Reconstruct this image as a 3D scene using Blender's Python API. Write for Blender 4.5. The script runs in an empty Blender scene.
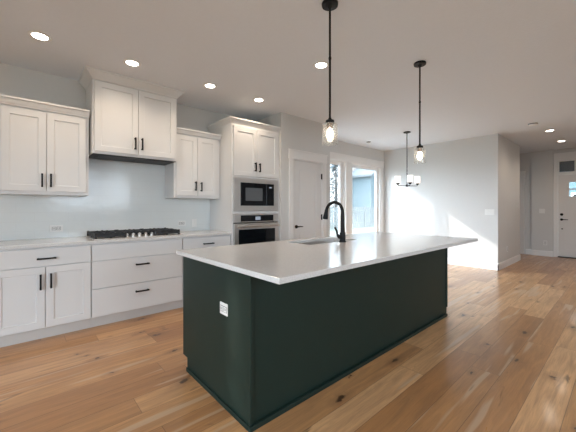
import bpy, bmesh, math, random
from mathutils import Vector, Matrix
random.seed(7)
S = bpy.context.scene
COL = S.collection
PI = math.pi

# ------------------------------------------------------------------ camera, world, sun, exposure
cam_d = bpy.data.cameras.new('camera')
cam = bpy.data.objects.new('camera', cam_d)
COL.objects.link(cam)
cam.location = (-0.57, -4.28, 1.25)
cam.rotation_euler = (PI / 2, 0, -0.7252)
cam_d.sensor_width = 36.0
cam_d.lens = 36.0 * 302.8 / 576.0
cam_d.shift_y = -(216.0 - 207.96) / 576.0
cam_d.clip_start = 0.02
S.camera = cam

S.view_settings.view_transform = 'Standard'
S.view_settings.look = 'None'
S.view_settings.gamma = 1.0
S.view_settings.use_curve_mapping = False
S.view_settings.exposure = 1.16

w = bpy.data.worlds.new('sky')
S.world = w
w.use_nodes = True
bg = w.node_tree.nodes['Background']
bg.inputs['Color'].default_value = (0.74, 0.875, 1.0, 1)
SUN_DIR = Vector((1.0, -0.96, -0.63)).normalized()
# hazy sky, brighter towards the sun's side than away from it
wn_ = w.node_tree.nodes
tcw = wn_.new('ShaderNodeTexCoord')
dot = wn_.new('ShaderNodeVectorMath')
dot.operation = 'DOT_PRODUCT'
dot.inputs[1].default_value = tuple(-SUN_DIR)
w.node_tree.links.new(tcw.outputs['Generated'], dot.inputs[0])
mrw = wn_.new('ShaderNodeMapRange')
mrw.inputs['From Min'].default_value = -0.8
mrw.inputs['From Max'].default_value = 1.0
mrw.inputs['To Min'].default_value = 4.5
mrw.inputs['To Max'].default_value = 8.0
w.node_tree.links.new(dot.outputs['Value'], mrw.inputs['Value'])
w.node_tree.links.new(mrw.outputs['Result'], bg.inputs['Strength'])

sun_d = bpy.data.lights.new('sun', 'SUN')
sun_d.energy = 1.7
sun_d.angle = math.radians(1.3)
sun_d.color = (1.0, 0.95, 0.88)
sun = bpy.data.objects.new('sun', sun_d)
sun.rotation_euler = SUN_DIR.to_track_quat('-Z', 'Y').to_euler()
COL.objects.link(sun)

def portal(name, loc, rot, sx, sy):
    d = bpy.data.lights.new(name, 'AREA')
    d.shape = 'RECTANGLE'
    d.size, d.size_y = sx, sy
    d.cycles.is_portal = True
    o = bpy.data.objects.new(name, d)
    o.location = loc
    o.rotation_euler = rot
    COL.objects.link(o)
    return o
XL = -3.4        # left wall
YR = -7.6        # rear wall
XD = 6.6         # dining wall
XE = 9.7         # entry wall
HC = 2.74        # ceiling height
portal('portal_left', (XL - 0.02, -4.4, 1.2), (0, -PI / 2, 0), 2.2, 2.4)
portal('portal_rear', (1.3, YR - 0.02, 1.85), (PI / 2, 0, 0), 2.2, 1.1)
portal('portal_slider', (5.07, 0.14, 1.13), (-PI / 2, 0, 0), 2.7, 2.25)
S.cycles.max_bounces = 10
S.cycles.diffuse_bounces = 7
S.cycles.transparent_max_bounces = 12
S.cycles.sample_clamp_indirect = 6.0

# ------------------------------------------------------------------ materials
def srgb(r, g, b):
    f = lambda c: (c / 255) / 12.92 if c / 255 <= 0.04045 else ((c / 255 + 0.055) / 1.055) ** 2.4
    return (f(r), f(g), f(b), 1)

def mat(name, col=(0.8, 0.8, 0.8), rough=0.5, metal=0.0, noise=0.0, nscale=8.0, bump=0.0, bscale=120.0, emit=None, estr=0.0, coat=0.0, spec=0.5):
    m = bpy.data.materials.new(name)
    m.use_nodes = True
    nt = m.node_tree
    b = nt.nodes['Principled BSDF']
    b.inputs['Base Color'].default_value = (*col[:3], 1)
    b.inputs['Roughness'].default_value = rough
    b.inputs['Metallic'].default_value = metal
    b.inputs['Specular IOR Level'].default_value = spec
    if coat:
        b.inputs['Coat Weight'].default_value = coat
        b.inputs['Coat Roughness'].default_value = 0.15
    tc = nt.nodes.new('ShaderNodeTexCoord')
    if noise:
        n = nt.nodes.new('ShaderNodeTexNoise')
        n.inputs['Scale'].default_value = nscale
        n.inputs['Detail'].default_value = 5
        nt.links.new(tc.outputs['Object'], n.inputs['Vector'])
        mx = nt.nodes.new('ShaderNodeMix')
        mx.data_type = 'RGBA'
        c = col[:3]
        mx.inputs['A'].default_value = (*[v * (1 - noise) for v in c], 1)
        mx.inputs['B'].default_value = (*[min(1, v * (1 + noise)) for v in c], 1)
        nt.links.new(n.outputs['Fac'], mx.inputs['Factor'])
        nt.links.new(mx.outputs['Result'], b.inputs['Base Color'])
    if bump:
        n = nt.nodes.new('ShaderNodeTexNoise')
        n.inputs['Scale'].default_value = bscale
        n.inputs['Detail'].default_value = 3
        nt.links.new(tc.outputs['Object'], n.inputs['Vector'])
        bp = nt.nodes.new('ShaderNodeBump')
        bp.inputs['Strength'].default_value = bump
        bp.inputs['Distance'].default_value = 0.004
        nt.links.new(n.outputs['Fac'], bp.inputs['Height'])
        nt.links.new(bp.outputs['Normal'], b.inputs['Normal'])
    if emit:
        b.inputs['Emission Color'].default_value = (*emit[:3], 1)
        b.inputs['Emission Strength'].default_value = estr
    return m

def glass_mat(name, tint=(1, 1, 1), refl=0.08, rough=0.02):
    m = bpy.data.materials.new(name)
    m.use_nodes = True
    nt = m.node_tree
    nt.nodes.clear()
    out = nt.nodes.new('ShaderNodeOutputMaterial')
    tr = nt.nodes.new('ShaderNodeBsdfTransparent')
    tr.inputs['Color'].default_value = (*tint, 1)
    gl = nt.nodes.new('ShaderNodeBsdfGlossy')
    gl.inputs['Roughness'].default_value = rough
    lw = nt.nodes.new('ShaderNodeLayerWeight')
    lw.inputs['Blend'].default_value = 0.25
    mr = nt.nodes.new('ShaderNodeMapRange')
    mr.inputs['To Min'].default_value = refl * 0.5
    mr.inputs['To Max'].default_value = 0.55
    nt.links.new(lw.outputs['Facing'], mr.inputs['Value'])
    mx = nt.nodes.new('ShaderNodeMixShader')
    nt.links.new(mr.outputs['Result'], mx.inputs['Fac'])
    nt.links.new(tr.outputs[0], mx.inputs[1])
    nt.links.new(gl.outputs[0], mx.inputs[2])
    nt.links.new(mx.outputs[0], out.inputs['Surface'])
    return m

def wood_floor():
    m = bpy.data.materials.new('oak_plank_floor')
    m.use_nodes = True
    nt = m.node_tree
    L = nt.links.new
    b = nt.nodes['Principled BSDF']
    tc = nt.nodes.new('ShaderNodeTexCoord')
    sp = nt.nodes.new('ShaderNodeSeparateXYZ')
    L(tc.outputs['Object'], sp.inputs[0])

    def M(op, a, bb=None, c=None):
        n = nt.nodes.new('ShaderNodeMath')
        n.operation = op
        for i, v in enumerate((a, bb, c)):
            if v is None:
                continue
            if isinstance(v, (int, float)):
                n.inputs[i].default_value = v
            else:
                L(v, n.inputs[i])
        return n.outputs[0]

    def comb(x, y, z):
        n = nt.nodes.new('ShaderNodeCombineXYZ')
        for i, v in enumerate((x, y, z)):
            if isinstance(v, (int, float)):
                n.inputs[i].default_value = v
            else:
                L(v, n.inputs[i])
        return n.outputs[0]

    def noise(vec, scale, detail=4, rough=0.55, dist=0.0):
        n = nt.nodes.new('ShaderNodeTexNoise')
        n.inputs['Scale'].default_value = scale
        n.inputs['Detail'].default_value = detail
        n.inputs['Roughness'].default_value = rough
        n.inputs['Distortion'].default_value = dist
        L(vec, n.inputs['Vector'])
        return n.outputs['Fac']

    def mixc(f, a, bb):
        n = nt.nodes.new('ShaderNodeMix')
        n.data_type = 'RGBA'
        for k, v in (('Factor', f), ('A', a), ('B', bb)):
            if isinstance(v, (int, float, tuple)):
                n.inputs[k].default_value = v
            else:
                L(v, n.inputs[k])
        return n.outputs['Result']

    def ramp(v, pts):
        n = nt.nodes.new('ShaderNodeValToRGB')
        e = n.color_ramp.elements
        while len(e) < len(pts):
            e.new(0.5)
        for q, (p, c) in zip(e, pts):
            q.position = p
            q.color = c
        L(v, n.inputs[0])
        return n.outputs[0]

    x, y = sp.outputs[0], sp.outputs[1]
    W, LEN = 0.19, 1.75
    ry = M('DIVIDE', M('ADD', y, 0.03), W)
    row = M('FLOOR', ry)
    wn = nt.nodes.new('ShaderNodeTexWhiteNoise')
    wn.noise_dimensions = '1D'
    L(row, wn.inputs['W'])
    rx = M('ADD', M('DIVIDE', x, LEN), M('MULTIPLY', wn.outputs['Value'], 7.3))
    colm = M('FLOOR', rx)
    idv = comb(row, colm, 3.0)
    w2 = nt.nodes.new('ShaderNodeTexWhiteNoise')
    w2.noise_dimensions = '3D'
    L(idv, w2.inputs['Vector'])
    pid = w2.outputs['Value']
    sc2 = nt.nodes.new('ShaderNodeSeparateColor')
    L(w2.outputs['Color'], sc2.inputs[0])
    r1, r2, r3 = sc2.outputs
    base = ramp(pid, [(0.0, (0.46, 0.222, 0.088, 1)), (0.3, (0.56, 0.288, 0.118, 1)), (0.65, (0.63, 0.340, 0.146, 1)), (1.0, (0.73, 0.425, 0.208, 1))])
    off = M('MULTIPLY', pid, 41.0)
    gv = comb(M('ADD', M('MULTIPLY', x, 1.1), off), M('MULTIPLY', y, 11.0), off)
    g1 = noise(gv, 1.6, 6, 0.6, 0.9)
    fine = noise(comb(M('ADD', M('MULTIPLY', x, 3.0), off), M('MULTIPLY', y, 75.0), off), 2.0, 3, 0.6)
    c = mixc(M('MULTIPLY', ramp(g1, [(0.36, (0, 0, 0, 1)), (0.66, (1, 1, 1, 1))]), 0.42), base, (0.205, 0.105, 0.056, 1))
    c = mixc(M('MULTIPLY', ramp(fine, [(0.45, (0, 0, 0, 1)), (0.7, (1, 1, 1, 1))]), 0.22), c, (0.180, 0.092, 0.050, 1))
    # pale sapwood streaks along some boards
    sv = comb(M('ADD', M('MULTIPLY', x, 0.55), M('MULTIPLY', r1, 19.0)), M('MULTIPLY', y, 8.5), M('MULTIPLY', r2, 9.0))
    sn = noise(sv, 1.3, 2, 0.4, 0.3)
    c = mixc(M('MULTIPLY', ramp(sn, [(0.63, (0, 0, 0, 1)), (0.67, (1, 1, 1, 1))]), 0.6), c, (0.60, 0.43, 0.29, 1))
    # dark mineral streaks and knots
    kv = comb(M('ADD', M('MULTIPLY', x, 2.2), M('MULTIPLY', r3, 31.0)), M('MULTIPLY', y, 9.0), M('MULTIPLY', r1, 7.0))
    kn = noise(kv, 1.0, 3, 0.6, 0.8)
    c = mixc(M('MULTIPLY', ramp(kn, [(0.665, (0, 0, 0, 1)), (0.74, (1, 1, 1, 1))]), 0.7), c, (0.075, 0.038, 0.020, 1))
    vk = nt.nodes.new('ShaderNodeTexVoronoi')
    vk.voronoi_dimensions = '2D'
    vk.inputs['Scale'].default_value = 1.0
    wob = M('MULTIPLY', M('SUBTRACT', noise(comb(x, y, 5.0), 14.0, 2), 0.5), 0.22)
    L(comb(M('ADD', M('MULTIPLY', x, 1.5), wob), M('ADD', M('MULTIPLY', y, 3.4), wob), 0.0), vk.inputs['Vector'])
    vs = nt.nodes.new('ShaderNodeSeparateColor')
    L(vk.outputs['Color'], vs.inputs[0])
    kd = M('DIVIDE', vk.outputs['Distance'], M('ADD', M('MULTIPLY', vs.outputs[1], 0.8), 0.35))
    gate = M('GREATER_THAN', vs.outputs[0], 0.45)
    c = mixc(M('MULTIPLY', M('MULTIPLY', ramp(kd, [(0.06, (1, 1, 1, 1)), (0.24, (0, 0, 0, 1))]), gate), 0.42), c, (0.17, 0.080, 0.042, 1))
    c = mixc(M('MULTIPLY', M('MULTIPLY', ramp(kd, [(0.035, (1, 1, 1, 1)), (0.075, (0, 0, 0, 1))]), gate), 0.85), c, (0.045, 0.022, 0.013, 1))
    fy = M('FRACT', ry)
    fx = M('FRACT', rx)
    ey = M('MINIMUM', fy, M('SUBTRACT', 1.0, fy))
    ex = M('MULTIPLY', M('MINIMUM', fx, M('SUBTRACT', 1.0, fx)), LEN / W)
    e = M('MINIMUM', ey, ex)
    seam = M('LESS_THAN', e, 0.009)
    c = mixc(M('MULTIPLY', seam, 0.55), c, (0.06, 0.032, 0.018, 1))
    L(c, b.inputs['Base Color'])
    rr = nt.nodes.new('ShaderNodeMapRange')
    rr.inputs['To Min'].default_value = 0.24
    rr.inputs['To Max'].default_value = 0.36
    L(g1, rr.inputs['Value'])
    L(rr.outputs['Result'], b.inputs['Roughness'])
    b.inputs['Specular IOR Level'].default_value = 0.4
    b.inputs['Coat Weight'].default_value = 0.3
    b.inputs['Coat Roughness'].default_value = 0.12
    bp = nt.nodes.new('ShaderNodeBump')
    bp.inputs['Strength'].default_value = 0.12
    bp.inputs['Distance'].default_value = 0.002
    L(M('SUBTRACT', M('ADD', M('MULTIPLY', g1, 0.4), M('MULTIPLY', fine, 0.3)), seam), bp.inputs['Height'])
    L(bp.outputs['Normal'], b.inputs['Normal'])
    return m

def tile_mat():
    m = mat('glossy_tile', (0.74, 0.77, 0.77), 0.14)
    nt = m.node_tree
    b = nt.nodes['Principled BSDF']
    tc = nt.nodes.new('ShaderNodeTexCoord')
    mp = nt.nodes.new('ShaderNodeMapping')
    mp.inputs['Rotation'].default_value = (PI / 2, 0, 0)
    nt.links.new(tc.outputs['Object'], mp.inputs['Vector'])
    br = nt.nodes.new('ShaderNodeTexBrick')
    br.inputs['Color1'].default_value = (0.74, 0.77, 0.77, 1)
    br.inputs['Color2'].default_value = (0.73, 0.76, 0.762, 1)
    br.inputs['Mortar'].default_value = (0.70, 0.72, 0.72, 1)
    br.inputs['Scale'].default_value = 1.0
    br.inputs['Brick Width'].default_value = 0.30
    br.inputs['Row Height'].default_value = 0.10
    br.inputs['Mortar Size'].default_value = 0.0015
    nt.links.new(mp.outputs[0], br.inputs['Vector'])
    nt.links.new(br.outputs['Color'], b.inputs['Base Color'])
    n = nt.nodes.new('ShaderNodeTexNoise')
    n.inputs['Scale'].default_value = 9.0
    nt.links.new(tc.outputs['Object'], n.inputs['Vector'])
    bp = nt.nodes.new('ShaderNodeBump')
    bp.inputs['Strength'].default_value = 0.14
    bp.inputs['Distance'].default_value = 0.01
    nt.links.new(n.outputs['Fac'], bp.inputs['Height'])
    nt.links.new(bp.outputs['Normal'], b.inputs['Normal'])
    return m

def quartz():
    m = mat('pale_quartz', (0.60, 0.585, 0.57), 0.16)
    nt = m.node_tree
    b = nt.nodes['Principled BSDF']
    tc = nt.nodes.new('ShaderNodeTexCoord')
    n = nt.nodes.new('ShaderNodeTexNoise')
    n.inputs['Scale'].default_value = 160
    n.inputs['Detail'].default_value = 2
    nt.links.new(tc.outputs['Object'], n.inputs['Vector'])
    r = nt.nodes.new('ShaderNodeValToRGB')
    r.color_ramp.elements[0].position = 0.35
    r.color_ramp.elements[0].color = (0.61, 0.605, 0.60, 1)
    r.color_ramp.elements[1].position = 0.6
    r.color_ramp.elements[1].color = (0.69, 0.685, 0.68, 1)
    nt.links.new(n.outputs['Fac'], r.inputs[0])
    nt.links.new(r.outputs[0], b.inputs['Base Color'])
    return m

M_FLOOR = wood_floor()
M_CEIL = mat('ceiling_paint', (0.74, 0.775, 0.825), 0.9, noise=0.02, nscale=30, bump=0.35, bscale=55)
M_WALL = mat('wall_paint', (0.645, 0.64, 0.63), 0.8, noise=0.015, nscale=20, bump=0.12, bscale=90)
M_TRIM = mat('trim_white', (0.80, 0.79, 0.78), 0.4, noise=0.01, nscale=5)
M_CAB = mat('cabinet_white', (0.715, 0.715, 0.715), 0.38, noise=0.01, nscale=4)
M_TOE = mat('toe_kick_shaded', (0.60, 0.57, 0.54), 0.6, noise=0.02)  # cabinet paint made darker: shade of the recess put into the colour
M_GREEN = mat('island_green', (0.0105, 0.024, 0.019), 0.5, noise=0.06, nscale=6, spec=0.3)
M_QUARTZ = quartz()
M_TILE = tile_mat()
M_BLACK = mat('matte_black', (0.006, 0.006, 0.0065), 0.45, noise=0.1, nscale=30, spec=0.25)
M_IRON = mat('cast_iron', (0.016, 0.016, 0.018), 0.5, bump=0.2, bscale=300)
M_STEEL = mat('stainless_steel', (0.70, 0.69, 0.68), 0.36, metal=1.0, noise=0.04, nscale=60)
M_BRONZE = mat('bronze', (0.16, 0.10, 0.07), 0.35, metal=1.0, noise=0.1, nscale=20)
M_BLKGLASS = mat('black_glass', (0.005, 0.006, 0.008), 0.06, noise=0.05, nscale=3, spec=0.32)
M_SCREEN = mat('oven_screen_grey', (0.10, 0.11, 0.12), 0.15, noise=0.05, nscale=20)
M_DISPLAY = mat('lit_display', (0.05, 0.06, 0.07), 0.2, noise=0.02, emit=(0.75, 0.85, 1.0), estr=0.16)
M_PLATE = mat('white_plastic', (0.80, 0.80, 0.79), 0.35, noise=0.01)
M_SLOT = mat('slot_grey', (0.10, 0.10, 0.10), 0.5, noise=0.05)
M_GLASS = glass_mat('clear_glass', (0.97, 0.985, 0.99), 0.06)
M_SHADE = glass_mat('seeded_glass', (0.95, 0.95, 0.94), 0.16, 0.12)
def scatter(m, amount):
    nt = m.node_tree
    out = [n for n in nt.nodes if n.type == 'OUTPUT_MATERIAL'][0]
    src = out.inputs['Surface'].links[0].from_socket
    tl = nt.nodes.new('ShaderNodeBsdfTranslucent')
    tl.inputs['Color'].default_value = (0.95, 0.95, 0.95, 1)
    tc = nt.nodes.new('ShaderNodeTexCoord')
    vo = nt.nodes.new('ShaderNodeTexVoronoi')
    vo.inputs['Scale'].default_value = 90
    nt.links.new(tc.outputs['Object'], vo.inputs['Vector'])
    mr = nt.nodes.new('ShaderNodeMapRange')
    mr.inputs['From Max'].default_value = 0.6
    mr.inputs['To Min'].default_value = amount * 1.5
    mr.inputs['To Max'].default_value = amount * 0.6
    nt.links.new(vo.outputs['Distance'], mr.inputs['Value'])
    mx = nt.nodes.new('ShaderNodeMixShader')
    nt.links.new(mr.outputs['Result'], mx.inputs['Fac'])
    nt.links.new(src, mx.inputs[1])
    nt.links.new(tl.outputs[0], mx.inputs[2])
    nt.links.new(mx.outputs[0], out.inputs['Surface'])
scatter(M_SHADE, 0.035)
M_DARKGLASS = glass_mat('transom_glass', (0.30, 0.33, 0.36), 0.25, 0.02)
M_FROST = mat('frosted_glass', (0.85, 0.83, 0.80), 0.5, noise=0.01, emit=(1.0, 0.93, 0.86), estr=0.4)
M_BULB = mat('lit_bulb', (1, 0.9, 0.75), 0.4, noise=0.01, emit=(1.0, 0.86, 0.68), estr=14.0)
M_CAN = mat('lit_lens', (1, 0.95, 0.9), 0.4, noise=0.01, emit=(1.0, 0.90, 0.78), estr=9.0)
M_DOOR = mat('door_white', (0.74, 0.725, 0.71), 0.42, noise=0.01, nscale=4)
M_VINYL = mat('vinyl_white', (0.82, 0.82, 0.82), 0.35, noise=0.01)
M_SIDE_A = mat('siding_pale_blue', (0.52, 0.46, 0.42), 0.8, noise=0.05)
M_SIDE_B = mat('siding_blue_grey', (0.055, 0.09, 0.105), 0.8, noise=0.05)
M_ROOF = mat('shingle_grey', (0.09, 0.10, 0.105), 0.9, noise=0.2, nscale=12)
M_FENCE = mat('fence_cedar', (0.13, 0.14, 0.14), 0.85, noise=0.15, nscale=9)
M_LAWN = mat('lawn', (0.10, 0.12, 0.10), 0.95, noise=0.25, nscale=6)
M_PATIO = mat('concrete', (0.25, 0.25, 0.25), 0.9, noise=0.08, nscale=5)
M_LEAF = mat('needle_green', (0.012, 0.025, 0.03), 0.8, noise=0.3, nscale=9)
M_BARK = mat('bark', (0.02, 0.018, 0.016), 0.9, noise=0.2, nscale=15)

# ------------------------------------------------------------------ mesh helpers
class MB:
    def __init__(s):
        s.bm = bmesh.new()

    def box(s, x0, x1, y0, y1, z0, z1):
        x0, x1 = sorted((x0, x1)); y0, y1 = sorted((y0, y1)); z0, z1 = sorted((z0, z1))
        v = [s.bm.verts.new(p) for p in ((x0, y0, z0), (x1, y0, z0), (x1, y1, z0), (x0, y1, z0), (x0, y0, z1), (x1, y0, z1), (x1, y1, z1), (x0, y1, z1))]
        for f in ((3, 2, 1, 0), (4, 5, 6, 7), (0, 1, 5, 4), (1, 2, 6, 5), (2, 3, 7, 6), (3, 0, 4, 7)):
            s.bm.faces.new([v[i] for i in f])
        return s

    def prism(s, poly, axis, a0, a1):
        """poly: 2-D points; axis 'x' -> (y,z), 'y' -> (x,z), 'z' -> (x,y)"""
        mk = {'x': lambda p, a: (a, p[0], p[1]), 'y': lambda p, a: (p[0], a, p[1]), 'z': lambda p, a: (p[0], p[1], a)}[axis]
        lo = [s.bm.verts.new(mk(p, a0)) for p in poly]
        hi = [s.bm.verts.new(mk(p, a1)) for p in poly]
        n = len(poly)
        s.bm.faces.new(lo)
        s.bm.faces.new(hi[::-1])
        for i in range(n):
            s.bm.faces.new((lo[(i + 1) % n], lo[i], hi[i], hi[(i + 1) % n]))
        bmesh.ops.recalc_face_normals(s.bm, faces=s.bm.faces[:])
        return s

    def lathe(s, prof, c=(0, 0, 0), n=24, axis='z', close=True):
        """prof: list of (radius, height)"""
        rings = []
        for r, h in prof:
            ring = []
            for k in range(n):
                a = 2 * PI * k / n
                p = (r * math.cos(a), r * math.sin(a), h)
                if axis == 'y':
                    p = (p[0], p[2], p[1])
                elif axis == 'x':
                    p = (p[2], p[0], p[1])
                ring.append(s.bm.verts.new((c[0] + p[0], c[1] + p[1], c[2] + p[2])))
            rings.append(ring)
        for a, b in zip(rings, rings[1:]):
            for k in range(n):
                s.bm.faces.new((a[k], a[(k + 1) % n], b[(k + 1) % n], b[k]))
        if close:
            s.bm.faces.new(rings[0][::-1])
            s.bm.faces.new(rings[-1])
        bmesh.ops.recalc_face_normals(s.bm, faces=s.bm.faces[:])
        return s

    def tube(s, pts, r, n=12):
        pts = [Vector(p) for p in pts]
        rs = r if isinstance(r, (list, tuple)) else [r] * len(pts)
        rings = []
        prev = None
        for i, p in enumerate(pts):
            t = (pts[min(i + 1, len(pts) - 1)] - pts[max(i - 1, 0)]).normalized()
            if prev is None:
                ref = Vector((0, 0, 1)) if abs(t.z) < 0.9 else Vector((1, 0, 0))
                u = t.cross(ref).normalized()
            else:
                u = (prev - t * prev.dot(t)).normalized()
            prev = u
            v = t.cross(u)
            rings.append([s.bm.verts.new(p + u * math.cos(2 * PI * k / n) * rs[i] + v * math.sin(2 * PI * k / n) * rs[i]) for k in range(n)])
        for a, b in zip(rings, rings[1:]):
            for k in range(n):
                s.bm.faces.new((a[k], a[(k + 1) % n], b[(k + 1) % n], b[k]))
        s.bm.faces.new(rings[0][::-1])
        s.bm.faces.new(rings[-1])
        bmesh.ops.recalc_face_normals(s.bm, faces=s.bm.faces[:])
        return s

    def ball(s, c, r, sz=1.0, seg=16):
        g = bmesh.ops.create_uvsphere(s.bm, u_segments=seg, v_segments=seg // 2, radius=r)
        bmesh.ops.scale(s.bm, vec=(1, 1, sz), verts=g['verts'])
        bmesh.ops.translate(s.bm, vec=c, verts=g['verts'])
        return s

    def slab_hole(s, x0, x1, y0, y1, z0, z1, hx0, hx1, hy0, hy1):
        X = [x0, hx0, hx1, x1]; Y = [y0, hy0, hy1, y1]
        top = [[s.bm.verts.new((x, y, z1)) for x in X] for y in Y]
        bot = [[s.bm.verts.new((x, y, z0)) for x in X] for y in Y]
        for j in range(3):
            for i in range(3):
                if i == 1 and j == 1:
                    continue
                s.bm.faces.new((top[j][i], top[j][i + 1], top[j + 1][i + 1], top[j + 1][i]))
                s.bm.faces.new((bot[j][i], bot[j + 1][i], bot[j + 1][i + 1], bot[j][i + 1]))
        def side(a, b):
            s.bm.faces.new((top[a[1]][a[0]], bot[a[1]][a[0]], bot[b[1]][b[0]], top[b[1]][b[0]]))
        for i in range(3):
            side((i, 0), (i + 1, 0)); side((i, 3), (i + 1, 3)); side((0, i), (0, i + 1)); side((3, i), (3, i + 1))
        side((1, 1), (2, 1)); side((1, 2), (2, 2)); side((1, 1), (1, 2)); side((2, 1), (2, 2))
        bmesh.ops.recalc_face_normals(s.bm, faces=s.bm.faces[:])
        return s

    def wall_holes(s, axis, a0, a1, z0, z1, t0, t1, holes):
        """a wall slab along 'x' or 'y' with rectangular openings (a, b, zlo, zhi) cut as boxes around them"""
        cuts = sorted(set([a0, a1] + [h[0] for h in holes] + [h[1] for h in holes]))
        for p, q in zip(cuts, cuts[1:]):
            mid = (p + q) / 2
            hs = sorted([(h[2], h[3]) for h in holes if h[0] < mid < h[1]])
            z = z0
            for lo, hi in hs + [(z1, z1)]:
                if lo > z + 1e-6:
                    if axis == 'x':
                        s.box(p, q, t0, t1, z, lo)
                    else:
                        s.box(t0, t1, p, q, z, lo)
                z = hi
        return s

WORLD = {}

def link(name, me, parent=None, origin=(0, 0, 0)):
    o = bpy.data.objects.new(name, me)
    COL.objects.link(o)
    o.location = origin
    if parent:
        o.parent = parent
    return o

def obj(name, mb, m, parent=None, bevel=0.0, smooth=False, origin=None):
    """mesh given in world coordinates; parent's world position is subtracted"""
    base = WORLD.get(parent.name, Vector()) if parent else Vector()
    org = Vector(origin) if origin is not None else (Vector(base) if parent else Vector())
    me = bpy.data.meshes.new(name)
    for v in mb.bm.verts:
        v.co -= org
    mb.bm.to_mesh(me)
    mb.bm.free()
    me.materials.append(m)
    if smooth:
        for p in me.polygons:
            p.use_smooth = True
        me.set_sharp_from_angle(angle=math.radians(40))
    o = link(name, me, parent, org - base)
    WORLD[o.name] = org
    if bevel:
        b = o.modifiers.new('bevel', 'BEVEL')
        b.width = bevel
        b.segments = 2
        b.limit_method = 'ANGLE'
        b.angle_limit = math.radians(40)
    return o

def thing(name, loc, label, cat, group=None):
    o = bpy.data.objects.new(name, None)
    COL.objects.link(o)
    o.empty_display_size = 0.1
    o.location = loc
    WORLD[o.name] = Vector(loc)
    tag(o, label, cat, group)
    return o

def tag(o, label, cat, group=None):
    o['label'] = label
    o['category'] = cat
    if group:
        o['group'] = group
    return o

def struct(name, mb, m, label, cat, parent=None, bevel=0.0):
    o = obj(name, mb, m, parent, bevel)
    if parent is None:
        o['kind'] = 'structure'
        tag(o, label, cat)
    return o

def sthing(name, loc, label, cat):
    o = thing(name, loc, label, cat)
    o['kind'] = 'structure'
    return o

def dup(root, delta, label, group=None):
    def cp(o, parent):
        c = o.copy()
        COL.objects.link(c)
        if parent:
            c.parent = parent
        for ch in [k for k in o.children]:
            cp(ch, c)
        return c
    r = cp(root, None)
    r.location = Vector(root.location) + Vector(delta)
    r['label'] = label
    if group:
        r['group'] = group
    return r

# ------------------------------------------------------------------ room shell
struct('floor', MB().box(XL - 0.2, XE + 0.2, YR - 0.2, 0.15, -0.08, 0.0), M_FLOOR, 'knotty light oak plank floor running through kitchen and dining room', 'floor')
struct('ceiling', MB().box(XL - 0.2, XE + 0.2, YR - 0.2, 0.15, HC, HC + 0.1), M_CEIL, 'flat grey-white textured ceiling with recessed lights', 'ceiling')
# kitchen window (x -2.50..-2.34) and patio door openings in the wall y = 0
PDX0, PDX1, PDZ = 3.72, 6.42, 2.30
KW = (-2.653, -2.346, 1.872, 2.65)
struct('wall_back', MB().wall_holes('x', XL - 0.2, XE + 0.2, 0, HC, 0.0, 0.15, [KW, (PDX0, PDX1, 0, PDZ)]), M_WALL, 'greige wall behind the white cabinets and around the glazed patio doors', 'wall')
struct('wall_left', MB().wall_holes('y', YR - 0.2, 0.0, 0, HC, XL - 0.15, XL, [(-5.6, -3.2, 0.1, 2.3)]), M_WALL, 'unseen side wall left of the kitchen with bare opening added for daylight', 'wall')  # unseen opening, placed and sized to light floor and island end
struct('wall_rear', MB().wall_holes('x', XL, XE + 0.2, 0, HC, YR - 0.15, YR, [(0.2, 2.4, 1.3, 2.4)]), M_WALL, 'unseen rear wall with bare opening added for daylight', 'wall')  # unseen opening added to light the cabinet fronts, kept out of island reflections
struct('wall_right', MB().box(6.9, 7.05, YR, -4.5, 0, HC).box(7.05, XE, -4.65, -4.5, 0, HC), M_WALL, 'wall enclosing the far side of the entry hall', 'wall')
struct('wall_dining', MB().box(XD, XD + 0.15, -2.53, 0.0, 0, HC), M_WALL, 'sunlit pale wall of dining area with two sun patches', 'wall')
struct('wall_hall', MB().box(XD + 0.15, 8.42, -2.53, -2.38, 0, HC), M_WALL, 'shaded beige wall leading into the entry hall', 'wall')
struct('wall_entry', MB().wall_holes('y', -4.5, 0.0, 0, HC, XE, XE + 0.15, [(-4.02, -3.05, 0, 2.47), (-2.28, -1.46, 0, 2.08)]).box(XE - 0.07, XE, -2.99, -2.545, 0, HC) , M_WALL, 'beige wall beside the white front door', 'wall')
# pantry box: front wall y = -0.689 with door opening, side wall x = 2.467, far side x = 3.63
PX0, PX1, PY = 2.470, 3.625, -0.689
DX0, DX1, DZ = 2.715, 3.425, 2.04
struct('wall_pantry', MB().wall_holes('x', PX0, PX1, 0, HC, PY, PY + 0.11, [(DX0, DX1, 0, DZ)]).box(PX0, PX0 + 0.10, PY + 0.11, 0, 0, HC).box(PX1 - 0.11, PX1, PY + 0.11, 0, 0, HC), M_WALL, 'beige pantry wall jutting out between wall oven and patio doors', 'wall')

def baseboard(axis, a0, a1, t, side, h=0.14):
    mb = MB()
    if axis == 'x':
        mb.prism([(t, 0), (t + side * 0.016, 0), (t + side * 0.016, h - 0.02), (t + side * 0.008, h), (t, h)], 'x', a0, a1)
    else:
        mb.prism([(t, 0), (t + side * 0.016, 0), (t + side * 0.016, h - 0.02), (t + side * 0.008, h), (t, h)], 'y', a0, a1)
    return mb
struct('baseboard_dining', baseboard('y', -2.546, 0.0, XD, -1), M_TRIM, 'white baseboard along the sunlit dining wall', 'baseboard')
struct('baseboard_hall', baseboard('x', XD - 0.016, 8.42, -2.53, -1), M_TRIM, 'white baseboard along the shaded hall wall', 'baseboard')
struct('baseboard_entry', baseboard('y', -2.99, -2.545, XE - 0.07, -1), M_TRIM, 'short white baseboard between front door casing and hall corner', 'baseboard')
struct('baseboard_corner', baseboard('y', -2.545, -2.41, XE, -1), M_TRIM, 'short white baseboard piece beside the hallway door casing', 'baseboard')
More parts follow.
